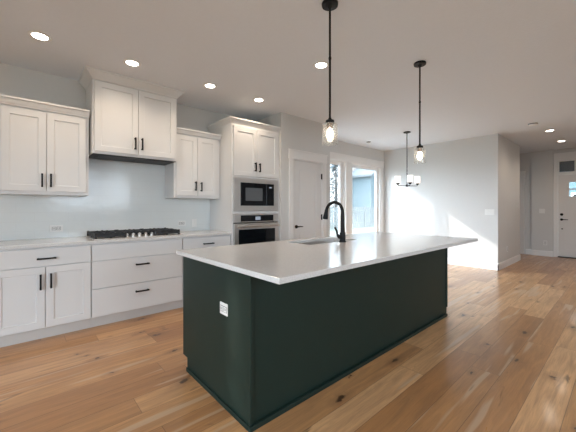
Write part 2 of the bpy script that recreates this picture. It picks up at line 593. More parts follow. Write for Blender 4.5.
struct('baseboard_pantry', MB().prism([(PY, 0), (PY - 0.016, 0), (PY - 0.016, 0.12), (PY - 0.008, 0.14), (PY, 0.14)], 'x', 3.53, PX1 + 0.016), M_TRIM, 'white baseboard beside the pantry door', 'baseboard')

# door casings
def casing_x(x0, x1, z, y, wd=0.085, hd=0.13):
    mb = MB()
    mb.box(x0 - wd, x0, y - 0.02, y, 0, z).box(x1, x1 + wd, y - 0.02, y, 0, z)
    mb.box(x0 - wd - 0.012, x1 + wd + 0.012, y - 0.026, y, z, z + hd)
    mb.box(x0 - wd - 0.022, x1 + wd + 0.022, y - 0.034, y, z + hd, z + hd + 0.018)
    mb.box(x0, x0 + 0.012, y, y + 0.11, 0, z).box(x1 - 0.012, x1, y, y + 0.11, 0, z).box(x0 + 0.012, x1 - 0.012, y, y + 0.11, z - 0.012, z)
    return mb
struct('trim_1', casing_x(DX0, DX1, DZ, PY), M_TRIM, 'white door casing with flat header around the pantry door', 'door casing', bevel=0.002)

def casing_y(y0, y1, z, x, wd=0.105, hd=0.15):
    mb = MB()
    mb.box(x - 0.02, x, y0 - wd, y0, 0, z).box(x - 0.02, x, y1, y1 + wd, 0, z)
    mb.box(x - 0.026, x, y0 - wd - 0.012, y1 + wd + 0.012, z, z + hd)
    mb.box(x - 0.036, x, y0 - wd - 0.024, y1 + wd + 0.024, z + hd, z + hd + 0.02)
    mb.box(x, x + 0.15, y0, y0 + 0.015, 0, z).box(x, x + 0.15, y1 - 0.015, y1, 0, z).box(x, x + 0.15, y0 + 0.015, y1 - 0.015, z - 0.015, z)
    return mb
struct('trim_2', casing_y(-4.02, -3.05, 2.47, XE - 0.0).box(XE, XE + 0.12, -4.005, -3.065, 2.09, 2.14), M_TRIM, 'white casing with flat header around front door and transom', 'door casing', bevel=0.002)
struct('trim_3', casing_y(-2.28, -1.46, 2.08, XE), M_TRIM, 'narrow white door casing seen past the hall wall corner', 'door casing', bevel=0.002)

# pantry door, two recessed panels
def panel_door_x(x0, x1, z0, z1, y, panels, t=0.035):
    mb = MB()
    xs = sorted(set([x0, x1] + [v for p in panels for v in p[:2]]))
    zs = sorted(set([z0, z1] + [v for p in panels for v in p[2:]]))
    for a, b in zip(xs, xs[1:]):
        for c, d in zip(zs, zs[1:]):
            mx, mz = (a + b) / 2, (c + d) / 2
            if not any(p[0] < mx < p[1] and p[2] < mz < p[3] for p in panels):
                mb.box(a, b, y, y + t, c, d)
    for a, b, c, d in panels:
        mb.box(a, b, y + 0.012, y + t - 0.008, c, d)
        e = 0.028
        mb.prism([(a + e, c + e), (b - e, c + e), (b - e, d - e), (a + e, d - e)], 'y', y + 0.005, y + 0.02)
    bmesh.ops.remove_doubles(mb.bm, verts=mb.bm.verts[:], dist=1e-5)
    return mb
d1 = sthing('door_1', ((DX0 + DX1) / 2, PY + 0.03, 0), 'white two-panel pantry door with black lever handle', 'door')
obj('door_leaf', panel_door_x(DX0 + 0.015, DX1 - 0.015, 0.012, DZ - 0.016, PY + 0.012, [(2.865, 3.275, 0.28, 0.86), (2.865, 3.275, 1.03, 1.89)]), M_DOOR, d1)
hb = MB().lathe([(0.028, 0), (0.028, -0.012), (0.010, -0.014), (0.010, -0.048)], (2.80, PY + 0.012, 0.945), 20, 'y')
hb.tube([(2.80, PY - 0.036, 0.945), (2.85, PY - 0.038, 0.947), (2.91, PY - 0.036, 0.944)], [0.010, 0.009, 0.007])
o = obj('lever_handle', hb, M_BLACK, d1, smooth=True); o['label'] = 'black lever handle'
for z in (0.30, 1.09, 1.80):
    o = obj('hinge', MB().box(3.398, 3.422, PY + 0.004, PY + 0.014, z - 0.045, z + 0.045).lathe([(0.007, z - 0.05), (0.007, z + 0.05)], (3.410, PY - 0.001, 0), 10), M_BLACK, d1)
    o['label'] = 'black hinge'

# front door with transom
d2 = sthing('door_2', (XE + 0.05, -3.53, 0), 'white front door with small divided window and black hardware', 'door')
def panel_door_y(y0, y1, z0, z1, x, panels, holes, t=0.045):
    mb = MB()
    allp = panels + holes
    ys = sorted(set([y0, y1] + [v for p in allp for v in p[:2]]))
    zs = sorted(set([z0, z1] + [v for p in allp for v in p[2:]]))
    for a, b in zip(ys, ys[1:]):
        for c, d in zip(zs, zs[1:]):
            my, mz = (a + b) / 2, (c + d) / 2
            if not any(p[0] < my < p[1] and p[2] < mz < p[3] for p in allp):
                mb.box(x, x + t, a, b, c, d)
    for a, b, c, d in panels:
        mb.box(x + 0.012, x + t - 0.01, a, b, c, d)
    bmesh.ops.remove_doubles(mb.bm, verts=mb.bm.verts[:], dist=1e-5)
    return mb
FX = XE + 0.03
FW = (-3.82, -3.25, 1.52, 1.92)
obj('door_leaf', panel_door_y(-4.0, -3.07, 0.02, 2.085, FX, [(-3.87, -3.58, 0.22, 1.36), (-3.49, -3.20, 0.22, 1.36)], [FW]), M_DOOR, d2)
wf = MB()
for a in (-3.82, -3.64, -3.45, -3.27):
    wf.box(FX - 0.008, FX + 0.05, a - 0.005, a + 0.025, 1.52, 1.92)
for c in (1.52, 1.71, 1.90):
    wf.box(FX - 0.007, FX + 0.049, -3.82, -3.25, c - 0.005, c + 0.025)
wfo = obj('window_frame', wf, M_DOOR, d2)
obj('pane', MB().box(FX + 0.02, FX + 0.026, -3.815, -3.255, 1.525, 1.915), M_GLASS, wfo)
o = obj('deadbolt', MB().lathe([(0.032, 0), (0.032, -0.012), (0.026, -0.018), (0.012, -0.03)], (FX, -3.135, 1.085), 20, 'x'), M_BLACK, d2, smooth=True); o['label'] = 'black deadbolt'
hb = MB().lathe([(0.030, 0), (0.030, -0.012), (0.011, -0.014), (0.011, -0.05)], (FX, -3.135, 0.955), 20, 'x')
hb.tube([(FX - 0.045, -3.135, 0.955), (FX - 0.048, -3.20, 0.957), (FX - 0.045, -3.26, 0.954)], [0.011, 0.010, 0.008])
o = obj('lever_handle', hb, M_BLACK, d2, smooth=True); o['label'] = 'black lever handle'
o = obj('kick_stop', MB().lathe([(0.016, 0), (0.014, -0.02), (0.008, -0.024)], (FX, -3.145, 0.72), 14, 'x'), M_BLACK, d2, smooth=True); o['label'] = 'small black round stop'
o = obj('threshold', MB().box(XE - 0.03, XE + 0.12, -4.004, -3.066, 0.001, 0.018), M_BLACK, d2); o['label'] = 'dark threshold'
w3 = sthing('window_3', (XE + 0.06, -3.53, 2.14), 'dark narrow transom window above the front door', 'window')
tf = MB().box(XE + 0.03, XE + 0.08, -4.004, -3.066, 2.142, 2.165).box(XE + 0.03, XE + 0.08, -4.004, -3.066, 2.43, 2.454)
for a in (-4.004, -3.70, -3.398, -3.09):
    tf.box(XE + 0.031, XE + 0.079, a, a + 0.024, 2.165, 2.43)
obj('window_frame', tf, M_TRIM, w3)
obj('pane', MB().box(XE + 0.05, XE + 0.056, -3.99, -3.08, 2.16, 2.435), M_DARKGLASS, w3)
d3 = sthing('door_3', (XE + 0.05, -1.87, 0), 'white closed hallway door behind the hall wall corner', 'door')
obj('door_leaf', panel_door_y(-2.262, -1.478, 0.012, 2.062, XE + 0.02, [(-2.14, -1.60, 0.28, 0.86), (-2.14, -1.60, 1.03, 1.89)], [], 0.035), M_DOOR, d3)
# porch wall outside the transom is dark
struct('wall_porch', MB().box(XE + 1.6, XE + 1.7, -6.0, -2.9, 2.1, 3.2).box(XE + 0.15, XE + 1.6, -6.0, -1.4, 2.62, 2.72), M_SIDE_B, 'dark porch soffit outside the front door transom', 'porch')

# patio doors: two tall glazed panels
def glazed(name, x0, x1, label, mull_side=None):
    r = sthing(name, ((x0 + x1) / 2, 0.09, 0), label, 'window')
    mb = MB()
    fz0, fz1 = 0.02, PDZ - 0.015
    st = 0.085
    mb.box(x0, x0 + st, 0.055, 0.105, fz0, fz1).box(x1 - st, x1, 0.055, 0.105, fz0, fz1)
    mb.box(x0 + st, x1 - st, 0.055, 0.105, fz1 - 0.07, fz1).box(x0 + st, x1 - st, 0.055, 0.105, fz0, fz0 + 0.12)
    obj('window_frame', mb, M_VINYL, r, bevel=0.003)
    gk = MB()
    g0, g1, h0, h1 = x0 + st, x1 - st, fz0 + 0.12, fz1 - 0.07
    for a, b, c, d in ((g0, g0 + 0.008, h0, h1), (g1 - 0.008, g1, h0, h1), (g0, g1, h1 - 0.008, h1), (g0, g1, h0, h0 + 0.008)):
        gk.box(a, b, 0.076, 0.084, c, d)
    obj('gasket', gk, M_SLOT, r)
    obj('pane', MB().box(g0 + 0.001, g1 - 0.001, 0.078, 0.082, h0, h1), M_GLASS, r)
glazed('window_1', 3.735, 4.93, 'left tall glazed patio panel, half hidden behind the pantry wall')
glazed('window_2', 5.11, 6.405, 'wide right-hand glazed patio panel looking onto pale houses')
struct('trim_4', MB().box(4.93, 5.11, 0.03, 0.13, 0.0, PDZ - 0.015).box(3.72, 3.735, 0.0, 0.15, 0, PDZ).box(6.395, 6.42, 0.0, 0.15, 0, PDZ).box(PDX0, PDX1, 0.0, 0.15, PDZ - 0.015, PDZ).box(PDX0, PDX1, 0.03, 0.13, 0.0, 0.02)
       .box(4.965, 5.20, -0.02, 0.03, 0, PDZ).box(6.42, 6.53, -0.02, 0.0, 0, PDZ).box(3.63, 3.72, -0.02, 0.0, 0, PDZ)
       .box(3.63, 6.54, -0.026, 0.0, PDZ, PDZ + 0.135).box(3.63, 6.55, -0.036, 0.0, PDZ + 0.135, PDZ + 0.155), M_TRIM, 'white casing and mullion framing the glazed patio doors', 'window casing', bevel=0.002)
# slim kitchen window left of the cabinets
w4 = sthing('window_4', (-2.5, 0.075, 1.872), 'slim kitchen window left of the cabinets', 'window')
obj('window_frame', MB().box(-2.652, -2.347, 0.05, 0.10, 2.075, 2.125), M_VINYL, w4)
obj('pane', MB().box(-2.651, -2.348, 0.072, 0.078, 1.874, 2.648), M_GLASS, w4)

# ------------------------------------------------------------------ cabinets
FACE = -0.63
def shaker(x0, x1, z0, z1, y, rail=0.06, t=0.02):
    """door leaf with front face at y, recessed centre panel"""
    mb = MB()
    X = [x0, x0 + rail, x1 - rail, x1]; Z = [z0, z0 + rail, z1 - rail, z1]
    f = [[mb.bm.verts.new((x, y, z)) for x in X] for z in Z]
    for j in range(3):
        for i in range(3):
            if i == 1 and j == 1:
                continue
            mb.bm.faces.new((f[j][i], f[j][i + 1], f[j + 1][i + 1], f[j + 1][i]))
    e = 0.006
    inn = [mb.bm.verts.new(p) for p in ((X[1] + e * .3, y + 0.010, Z[1] + e * .3), (X[2] - e * .3, y + 0.010, Z[1] + e * .3), (X[2] - e * .3, y + 0.010, Z[2] - e * .3), (X[1] + e * .3, y + 0.010, Z[2] - e * .3))]
    ring = [f[1][1], f[1][2], f[2][2], f[2][1]]
    for i in range(4):
        mb.bm.faces.new((ring[i], ring[(i + 1) % 4], inn[(i + 1) % 4], inn[i]))
    mb.bm.faces.new(inn)
    out = [f[0][0], f[0][1], f[0][2], f[0][3], f[1][3], f[2][3], f[3][3], f[3][2], f[3][1], f[3][0], f[2][0], f[1][0]]
    bk = [mb.bm.verts.new((v.co.x, y + t, v.co.z)) for v in out]
    for i in range(12):
        mb.bm.faces.new((out[i], bk[i], bk[(i + 1) % 12], out[(i + 1) % 12]))
    mb.bm.faces.new(bk)
    bmesh.ops.recalc_face_normals(mb.bm, faces=mb.bm.faces[:])
    return mb

def pull(parent, c, ln, vertical, y):
    """black bar pull standing off the face at y"""
    x, z = c
    h = ln / 2
    mb = MB()
    q = 0.0075
    if vertical:
        mb.box(x - q, x + q, y - 0.038, y - 0.024, z - h, z + h)
        for s in (-1, 1):
            mb.box(x - q, x + q, y - 0.026, y + 0.001, z + s * (h - 0.012) - q, z + s * (h - 0.012) + q)
    else:
        mb.box(x - h, x + h, y - 0.038, y - 0.024, z - q, z + q)
        for s in (-1, 1):
            mb.box(x + s * (h - 0.012) - q, x + s * (h - 0.012) + q, y - 0.026, y + 0.001, z - q, z + q)
    o = obj('handle', mb, M_BLACK, parent, bevel=0.0015)
    o['label'] = 'black bar pull'
    return o

def door(root, x0, x1, z0, z1, y, px, pz, ln=0.135, rail=0.062):
    d = obj('door', shaker(x0, x1, z0, z1, y, rail), M_CAB, root, bevel=0.0015)
    if px is not None:
        pull(d, (px, pz), ln, True, y)
    return d

def drawer(root, x0, x1, z0, z1, y, px=None, ln=0.14, pz=None):
    d = obj('drawer', MB().box(x0, x1, y, y + 0.02, z0, z1), M_CAB, root, bevel=0.0015)
    if px is not None:
        pull(d, (px, (z0 + z1) / 2 if pz is None else pz), ln, False, y)
    return d

def crown(mb, x0, x1, yf, yb, z0, z1, proj, left=True, right=True):
    """crown moulding round three sides: sloped section growing outwards by proj"""
    steps = [(0.004, z0), (0.010, z0 + 0.012), (0.016, z0 + 0.02), (proj - 0.012, z1 - 0.022), (proj, z1 - 0.018), (proj, z1)]
    rings = []
    for p, z in steps:
        l = p if left else 0
        r = p if right else 0
        rings.append([mb.bm.verts.new(q) for q in ((x0 - l, yb, z), (x0 - l, yf - p, z), (x1 + r, yf - p, z), (x1 + r, yb, z))])
    for a, b in zip(rings, rings[1:]):
        for i in range(4):
            mb.bm.faces.new((a[i], a[(i + 1) % 4], b[(i + 1) % 4], b[i]))
    mb.bm.faces.new(rings[0][::-1])
    mb.bm.faces.new(rings[-1])
    bmesh.ops.recalc_face_normals(mb.bm, faces=mb.bm.faces[:])
    return mb

BZ0, BZ1 = 0.115, 0.884
def base_cab(x0, x1, label):
    r = thing('base_cabinet', ((x0 + x1) / 2, -0.3, 0), label, 'cabinet', 'white base cabinets')
    obj('body', MB().box(x0, x1, -0.609, -0.002, BZ0, BZ1), M_CAB, r, bevel=0.001)
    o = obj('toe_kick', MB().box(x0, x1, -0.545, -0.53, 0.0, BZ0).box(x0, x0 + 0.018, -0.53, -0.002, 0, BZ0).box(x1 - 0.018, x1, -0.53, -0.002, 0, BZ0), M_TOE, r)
    return r
g = 0.004
r = base_cab(-0.76, -0.0215, 'white base cabinet at left with one drawer over two shaker doors')
drawer(r, -0.752, -0.027, 0.706, 0.868, FACE, -0.38, 0.145, 0.776)
door(r, -0.752, -0.391, 0.126, 0.697, FACE, -0.424, 0.56, 0.145)
door(r, -0.386, -0.027, 0.126, 0.697, FACE, -0.347, 0.563, 0.14)
r = base_cab(-0.0205, 0.9315, 'wide white base cabinet of three flat drawers under the cooktop')
drawer(r, -0.015, 0.926, 0.706, 0.868, FACE)
drawer(r, -0.015, 0.926, 0.418, 0.697, FACE, 0.465, 0.145, 0.622)
drawer(r, -0.015, 0.926, 0.126, 0.409, FACE, 0.462, 0.145, 0.322)
r = base_cab(0.9325, 1.6135, 'white base cabinet between cooktop drawers and wall oven tower')
drawer(r, 0.938, 1.606, 0.706, 0.868, FACE, 1.272, 0.145, 0.788)
door(r, 0.938, 1.271, 0.126, 0.697, FACE, 1.238, 0.563, 0.14)
door(r, 1.276, 1.606, 0.126, 0.697, FACE, 1.309, 0.563, 0.14)

ct = obj('countertop', MB().box(-0.775, 1.6135, -0.648, -0.0125, 0.8845, 0.915), M_QUARTZ, bevel=0.003)
tag(ct, 'pale grey quartz countertop along the tiled wall under the cooktop', 'countertop')
bs = struct('backsplash', MB().box(-0.775, 0.018, -0.012, 0.0, 0.915, 1.384).box(0.018, 0.936, -0.012, 0.0, 0.915, 1.845).box(0.936, 1.6135, -0.012, 0.0, 0.915, 1.384), M_TILE, 'glossy pale tile backsplash between countertop and wall cabinets', 'backsplash')

def wall_cab(x0, x1, yf, z0, z1, label):
    r = thing('wall_cabinet', ((x0 + x1) / 2, yf / 2, z0), label, 'cabinet', 'white wall cabinets')
    obj('body', MB().box(x0, x1, yf + 0.021, -0.002, z0, z1), M_CAB, r, bevel=0.001)
    return r
UF = -0.35
r = wall_cab(-0.735, 0.0, UF, 1.385, 2.245, 'white two-door wall cabinet left of the hood cabinet')
door(r, -0.703, -0.3685, 1.418, 2.218, UF, -0.401, 1.528, 0.137)
door(r, -0.3635, -0.029, 1.418, 2.218, UF, -0.331, 1.530, 0.137)
obj('crown_moulding', crown(MB(), -0.735, 0.0, UF, -0.002, 2.236, 2.312, 0.045, True, False), M_CAB, r)
r = wall_cab(0.937, 1.604, UF, 1.385, 2.245, 'white two-door wall cabinet between hood cabinet and oven tower')
door(r, 0.962, 1.2545, 1.418, 2.218, UF, 1.223, 1.547, 0.125)
door(r, 1.2595, 1.552, 1.418, 2.218, UF, 1.306, 1.540, 0.125)
obj('crown_moulding', crown(MB(), 0.937, 1.604, UF, -0.002, 2.236, 2.300, 0.040, False, False), M_CAB, r)
HF = -0.45
r = wall_cab(0.018, 0.936, HF, 1.845, 2.66, 'tall white hood cabinet above the cooktop, crown reaching the ceiling')
door(r, 0.036, 0.4725, 1.872, 2.635, HF, 0.438, 1.998, 0.14)
door(r, 0.4775, 0.914, 1.872, 2.635, HF, 0.513, 2.000, 0.14)
obj('crown_moulding', crown(MB(), 0.018, 0.936, HF + 0.01, -0.002, 2.645, HC - 0.001, 0.075), M_CAB, r)
hd = thing('range_hood', (0.477, -0.22, 1.833), 'slim black range hood insert under the tall hood cabinet', 'range hood')
obj('housing', MB().box(0.024, 0.930, -0.428, -0.014, 1.838, 1.8445), M_BLACK, hd, bevel=0.003)
fl = MB()
for k in range(2):
    fl.box(0.09 + k * 0.40, 0.46 + k * 0.40, -0.39, -0.07, 1.833, 1.8385)
obj('filter', fl, M_IRON, hd)
obj('control_strip', MB().box(0.36, 0.60, -0.424, -0.398, 1.834, 1.8385), M_BLKGLASS, hd)

# oven tower
TX0, TX1, TF = 1.615, 2.4675, -0.64
r = thing('oven_tower_cabinet', ((TX0 + TX1) / 2, -0.32, 0), 'tall white tower cabinet holding microwave and wall oven', 'cabinet')
tb = MB()
tb.box(TX0, TX0 + 0.02, TF + 0.02, -0.002, 0.0, 2.425).box(TX1 - 0.02, TX1, TF + 0.02, -0.002, 0.0, 2.425)
tb.box(TX0 + 0.02, TX1 - 0.02, -0.02, -0.002, 0.1, 2.425)
for a, b in ((0.1, 0.12), (0.665, 0.690), (1.165, 1.205), (1.678, 1.700), (2.405, 2.425)):
    tb.box(TX0 + 0.02, TX1 - 0.02, TF + 0.02, -0.02, a, b)
tb.box(TX0, TX0 + 0.028, TF, TF + 0.02, 0.1, 2.425).box(TX1 - 0.028, TX1, TF, TF + 0.02, 0.1, 2.425)
tb.box(TX0 + 0.028, TX1 - 0.028, TF, TF + 0.02, 1.165, 1.205).box(TX0 + 0.028, TX1 - 0.028, TF, TF + 0.02, 1.678, 1.700).box(TX0 + 0.028, TX1 - 0.028, TF, TF + 0.02, 2.395, 2.425)
tb.box(TX0 + 0.028, TX1 - 0.028, TF, TF + 0.02, 0.66, 0.690)
tb.box(TX0 + 0.02, TX1 - 0.02, -0.56, -0.545, 0.0, 0.1)
obj('body', tb, M_CAB, r)
door(r, TX0 + 0.032, 2.036, 1.704, 2.39, TF - 0.012, 2.001, 1.845, 0.13)
door(r, 2.041, TX1 - 0.032, 1.704, 2.39, TF - 0.012, 2.078, 1.84, 0.13)
obj('crown_moulding', crown(MB(), TX0, TX1, TF + 0.005, -0.002, 2.425, 2.502, 0.052, True, False), M_CAB, r)
drawer(r, TX0 + 0.032, TX1 - 0.032, 0.125, 0.655, TF - 0.012, 2.055, 0.14, 0.58)

mw = thing('microwave', (2.055, -0.35, 1.206), 'built-in black microwave in stainless trim above the wall oven', 'microwave')
X0, X1 = TX0 + 0.030, TX1 - 0.030
obj('housing', MB().box(1.70, 2.38, -0.60, -0.10, 1.235, 1.63), M_IRON, mw)
tr = MB().slab_hole(X0, X1, 1.2085, 1.6745, -0.012, 0.012, 1.750, 2.352, 1.282, 1.612)
for v in tr.bm.verts:
    v.co = Vector((v.co.x, TF - 0.006 - v.co.z, v.co.y))
bmesh.ops.recalc_face_normals(tr.bm, faces=tr.bm.faces[:])
o = obj('trim_frame', tr, M_STEEL, mw); o['label'] = 'stainless trim frame'
obj('control_panel', MB().box(2.207, 2.350, TF - 0.020, TF - 0.004, 1.284, 1.610), M_BLKGLASS, mw, bevel=0.002)
md = obj('door', MB().box(1.752, 2.204, TF - 0.024, TF - 0.002, 1.284, 1.610), M_BLKGLASS, mw, bevel=0.003)
o = obj('window', MB().box(1.830, 2.130, TF - 0.0252, TF - 0.0235, 1.352, 1.540), M_SCREEN, md); o['label'] = 'grey see-through window'
o = obj('display', MB().box(2.262, 2.305, TF - 0.0212, TF - 0.0195, 1.548, 1.568), M_DISPLAY, mw); o['label'] = 'small lit clock display'

ov = thing('wall_oven', (2.055, -0.35, 0.692), 'stainless wall oven with bar handle and black glass door', 'oven')
obj('housing', MB().box(X0 + 0.04, X1 - 0.04, -0.60, -0.06, 0.70, 1.15), M_IRON, ov)
o = obj('control_panel', MB().box(X0, X1, TF - 0.018, TF + 0.0, 1.045, 1.162), M_STEEL, ov, bevel=0.002); o['label'] = 'stainless control panel'
o = obj('control_glass', MB().box(1.755, 2.340, TF - 0.0195, TF - 0.017, 1.058, 1.145), M_BLKGLASS, ov)
o = obj('display', MB().box(2.005, 2.095, TF - 0.0207, TF - 0.0193, 1.075, 1.125), M_DISPLAY, ov); o['label'] = 'lit oven display'
od = obj('door', MB().box(X0, X1, TF - 0.028, TF + 0.0, 0.694, 1.030), M_STEEL, ov, bevel=0.003)
o = obj('door_glass', MB().box(1.715, 2.365, TF - 0.030, TF - 0.0275, 0.72, 0.945), M_BLKGLASS, od); o['label'] = 'black oven door glass'
hb = MB().tube([(X0 + 0.03, TF - 0.075, 0.992), (X1 - 0.03, TF - 0.075, 0.992)], 0.016, 14)
for xx in (X0 + 0.07, X1 - 0.07):
    hb.tube([(xx, TF - 0.026, 0.992), (xx, TF - 0.075, 0.992)], 0.010, 10)
o = obj('handle', hb, M_STEEL, od, smooth=True); o['label'] = 'stainless bar handle'

# ------------------------------------------------------------------ cooktop
ck = thing('cooktop', (0.465, -0.33, 0.915), 'five-burner gas cooktop with black grates and silver knobs', 'cooktop')
obj('tray', MB().box(0.005, 0.93, -0.60, -0.075, 0.9152, 0.9245), M_STEEL, ck, bevel=0.004)
burn = [(0.18, -0.20), (0.18, -0.45), (0.465, -0.25), (0.75, -0.20), (0.75, -0.45)]
for bx, by in burn:
    b = obj('burner', MB().lathe([(0.052, 0.9245), (0.052, 0.934), (0.042, 0.936), (0.042, 0.944), (0.036, 0.948)], (bx, by, 0), 20), M_IRON, ck, smooth=True)
def grate(x0, x1, y0, y1):
    mb = MB()
    t = 0.008
    zt, zb = 0.952, 0.978
    for yy in (y0 + t, y1 - t):
        mb.box(x0, x1, yy - t, yy + t, zt, zb)
    for xx in (x0 + t, x1 - t):
        mb.box(xx - t, xx + t, y0, y1, zt, zb)
    n = 3
    for k in range(1, n):
        xx = x0 + (x1 - x0) * k / n
        mb.box(xx - t * .7, xx + t * .7, y0, y1, zt + 0.006, zb + 0.004)
    for k in range(1, 5):
        yy = y0 + (y1 - y0) * k / 5
        mb.box(x0, x1, yy - t * .7, yy + t * .7, zt + 0.006, zb + 0.004)
    for xx in (x0 + t, (x0 + x1) / 2, x1 - t):
        for yy in (y0 + t, (y0 + y1) / 2, y1 - t):
            mb.box(xx - t * 1.3, xx + t * 1.3, yy - t * 1.3, yy + t * 1.3, 0.9245, zb + 0.006)
    # wide feet rail along the front edge
    mb.box(x0, x1, y0, y0 + 2 * t, 0.938, zt)
    mb.box(x0, x0 + 2 * t, y0 + 0.10, y1 - 0.10, 0.936, zt)
    mb.box(x1 - 2 * t, x1, y0 + 0.10, y1 - 0.10, 0.936, zt)
    return mb
for a in ((0.018, 0.318, -0.575, -0.09), (0.322, 0.608, -0.47, -0.09), (0.612, 0.916, -0.575, -0.09)):
    obj('grate', grate(*a), M_IRON, ck)
for k in range(5):
    kx = 0.330 + k * 0.0675
    kb = MB().lathe([(0.024, 0.9245), (0.024, 0.930), (0.019, 0.934), (0.017, 0.958), (0.014, 0.961)], (kx, -0.535, 0), 20)
    kb.box(kx - 0.004, kx + 0.004, -0.553, -0.517, 0.955, 0.966)
    o = obj('knob', kb, M_STEEL, ck, smooth=True)
    o['label'] = 'silver control knob'

# ------------------------------------------------------------------ island
IX0, IX1, IY0, IY1 = 0.394, 3.160, -2.874, -1.946
isl = thing('kitchen_island', ((IX0 + IX1) / 2, (IY0 + IY1) / 2, 0), 'long dark green kitchen island with pale quartz top and sink', 'kitchen island')
SK = (1.40, 2.12, -2.36, -2.03)
body = MB()
body.box(IX0 + 0.02, IX1 - 0.02, IY0 + 0.012, IY0 + 0.03, 0.0, 0.8845)          # seating side panel
body.box(IX0 + 0.02, IX1 - 0.02, IY1 - 0.04, IY1 - 0.02, 0.10, 0.8845)           # working side carcass
body.box(IX0 + 0.02, IX1 - 0.02, IY1 - 0.105, IY1 - 0.09, 0.0, 0.10)             # toe kick
body.box(IX0 + 0.02, IX1 - 0.02, IY0 + 0.03, IY1 - 0.04, 0.10, 0.115)
body.box(IX0 + 0.02, SK[0] - 0.1, IY0 + 0.03, IY1 - 0.04, 0.86, 0.8845).box(SK[1] + 0.1, IX1 - 0.02, IY0 + 0.03, IY1 - 0.04, 0.86, 0.8845)
obj('body', body, M_GREEN, isl)
ep = MB().prism([(IY0, 0), (IY1 - 0.08, 0), (IY1 - 0.08, 0.10), (IY1, 0.10), (IY1, 0.8845), (IY0, 0.8845)], 'x', IX0, IX0 + 0.02)
obj('end_panel', ep, M_GREEN, isl, bevel=0.0015)
ep = MB().prism([(IY0 + 0.012, 0), (IY1 - 0.08, 0), (IY1 - 0.08, 0.10), (IY1, 0.10), (IY1, 0.8845), (IY0, 0.8845), (IY0, 0.10), (IY0 + 0.012, 0.10)], 'x', IX1 - 0.02, IX1)
obj('end_panel', ep, M_GREEN, isl, bevel=0.0015)
bt = MB().prism([(IX0 + 0.021, IY0 + 0.012), (IX0 - 0.010, IY0 + 0.012), (IX0 - 0.010, IY0 - 0.012), (IX1 - 0.03, IY0 - 0.012), (IX1 - 0.03, IY0 + 0.012)], 'z', 0.0, 0.030)
bt.box(IX0 - 0.010, IX0 - 0.0002, IY0 + 0.012, IY1 - 0.08, 0, 0.030)
obj('base_trim', bt, M_GREEN, isl, bevel=0.003)
for k in range(4):
    a = IX0 + 0.03 + k * 0.68
    if 1 <= k <= 2:
        d = obj('door', shaker(a + 0.003, a + 0.335, 0.125, 0.86, IY1 - 0.02, 0.06), M_GREEN, isl)
        obj('door', shaker(a + 0.341, a + 0.672, 0.125, 0.86, IY1 - 0.02, 0.06), M_GREEN, isl)
    else:
        for (c, e) in ((0.125, 0.41), (0.416, 0.69), (0.696, 0.86)):
            obj('drawer', MB().box(a + 0.003, a + 0.672, IY1 - 0.02, IY1, c, e), M_GREEN, isl, bevel=0.0015)
o = obj('countertop', MB().slab_hole(0.3535, 3.204, -3.1755, -1.9085, 0.885, 0.915, *SK), M_QUARTZ, isl, bevel=0.003)
o['label'] = 'pale quartz top with sink cut-out'

# sink
snk = thing('sink', ((SK[0] + SK[1]) / 2, (SK[2] + SK[3]) / 2, 0.70), 'undermount stainless sink set into the island top', 'sink')
sb = MB()
t = 0.004
x0, x1, y0, y1 = SK[0] - 0.004, SK[1] + 0.004, SK[2] - 0.004, SK[3] + 0.004
zb, zt = 0.70, 0.8845
sb.box(x0 - t, x1 + t, y0 - t, y0, zb, zt).box(x0 - t, x1 + t, y1, y1 + t, zb, zt).box(x0 - t, x0, y0, y1, zb, zt).box(x1, x1 + t, y0, y1, zb, zt).box(x0 - t, x1 + t, y0 - t, y1 + t, zb - t, zb)
obj('basin', sb, M_STEEL, snk)
obj('drain', MB().lathe([(0.045, zb), (0.045, zb + 0.003), (0.03, zb + 0.002)], (1.76, -2.15, 0), 20), M_SLOT, snk, smooth=True)

# faucet
FXX, FY = 1.81, -2.405
fa = thing('faucet', (FXX, FY, 0.915), 'black gooseneck faucet with pull-down spray head at the island sink', 'faucet')
obj('base', MB().lathe([(0.036, 0.9152), (0.036, 0.922), (0.030, 0.926), (0.028, 0.99), (0.029, 1.005), (0.024, 1.012)], (FXX, FY, 0), 24), M_BLACK, fa, smooth=True)
pts = [(FXX, FY, 1.01), (FXX, FY, 1.10), (FXX, FY, 1.19)]
R = 0.105
for k in range(0, 15):
    a = PI - PI * 0.95 * k / 14
    pts.append((FXX, FY + R + R * math.cos(a), 1.205 + R * math.sin(a) * 0.98))
obj('spout', MB().tube(pts, [0.022, 0.020, 0.018] + [0.0165] * 15, 16), M_BLACK, fa, smooth=True)
e = Vector(pts[-1])
obj('spray_head', MB().tube([e + Vector((0, -0.002, 0.01)), e + Vector((0, 0.004, -0.02)), e + Vector((0, 0.012, -0.06)), e + Vector((0, 0.017, -0.085))], [0.0175, 0.020, 0.026, 0.027], 16), M_BLACK, fa, smooth=True)
obj('lever_handle', MB().tube([(FXX - 0.015, FY, 0.965), (FXX - 0.045, FY + 0.005, 0.968), (FXX - 0.062, FY + 0.010, 0.985), (FXX - 0.075, FY + 0.014, 1.03), (FXX - 0.095, FY + 0.018, 1.062)], [0.021, 0.020, 0.013, 0.010, 0.009], 12), M_BLACK, fa, smooth=True)

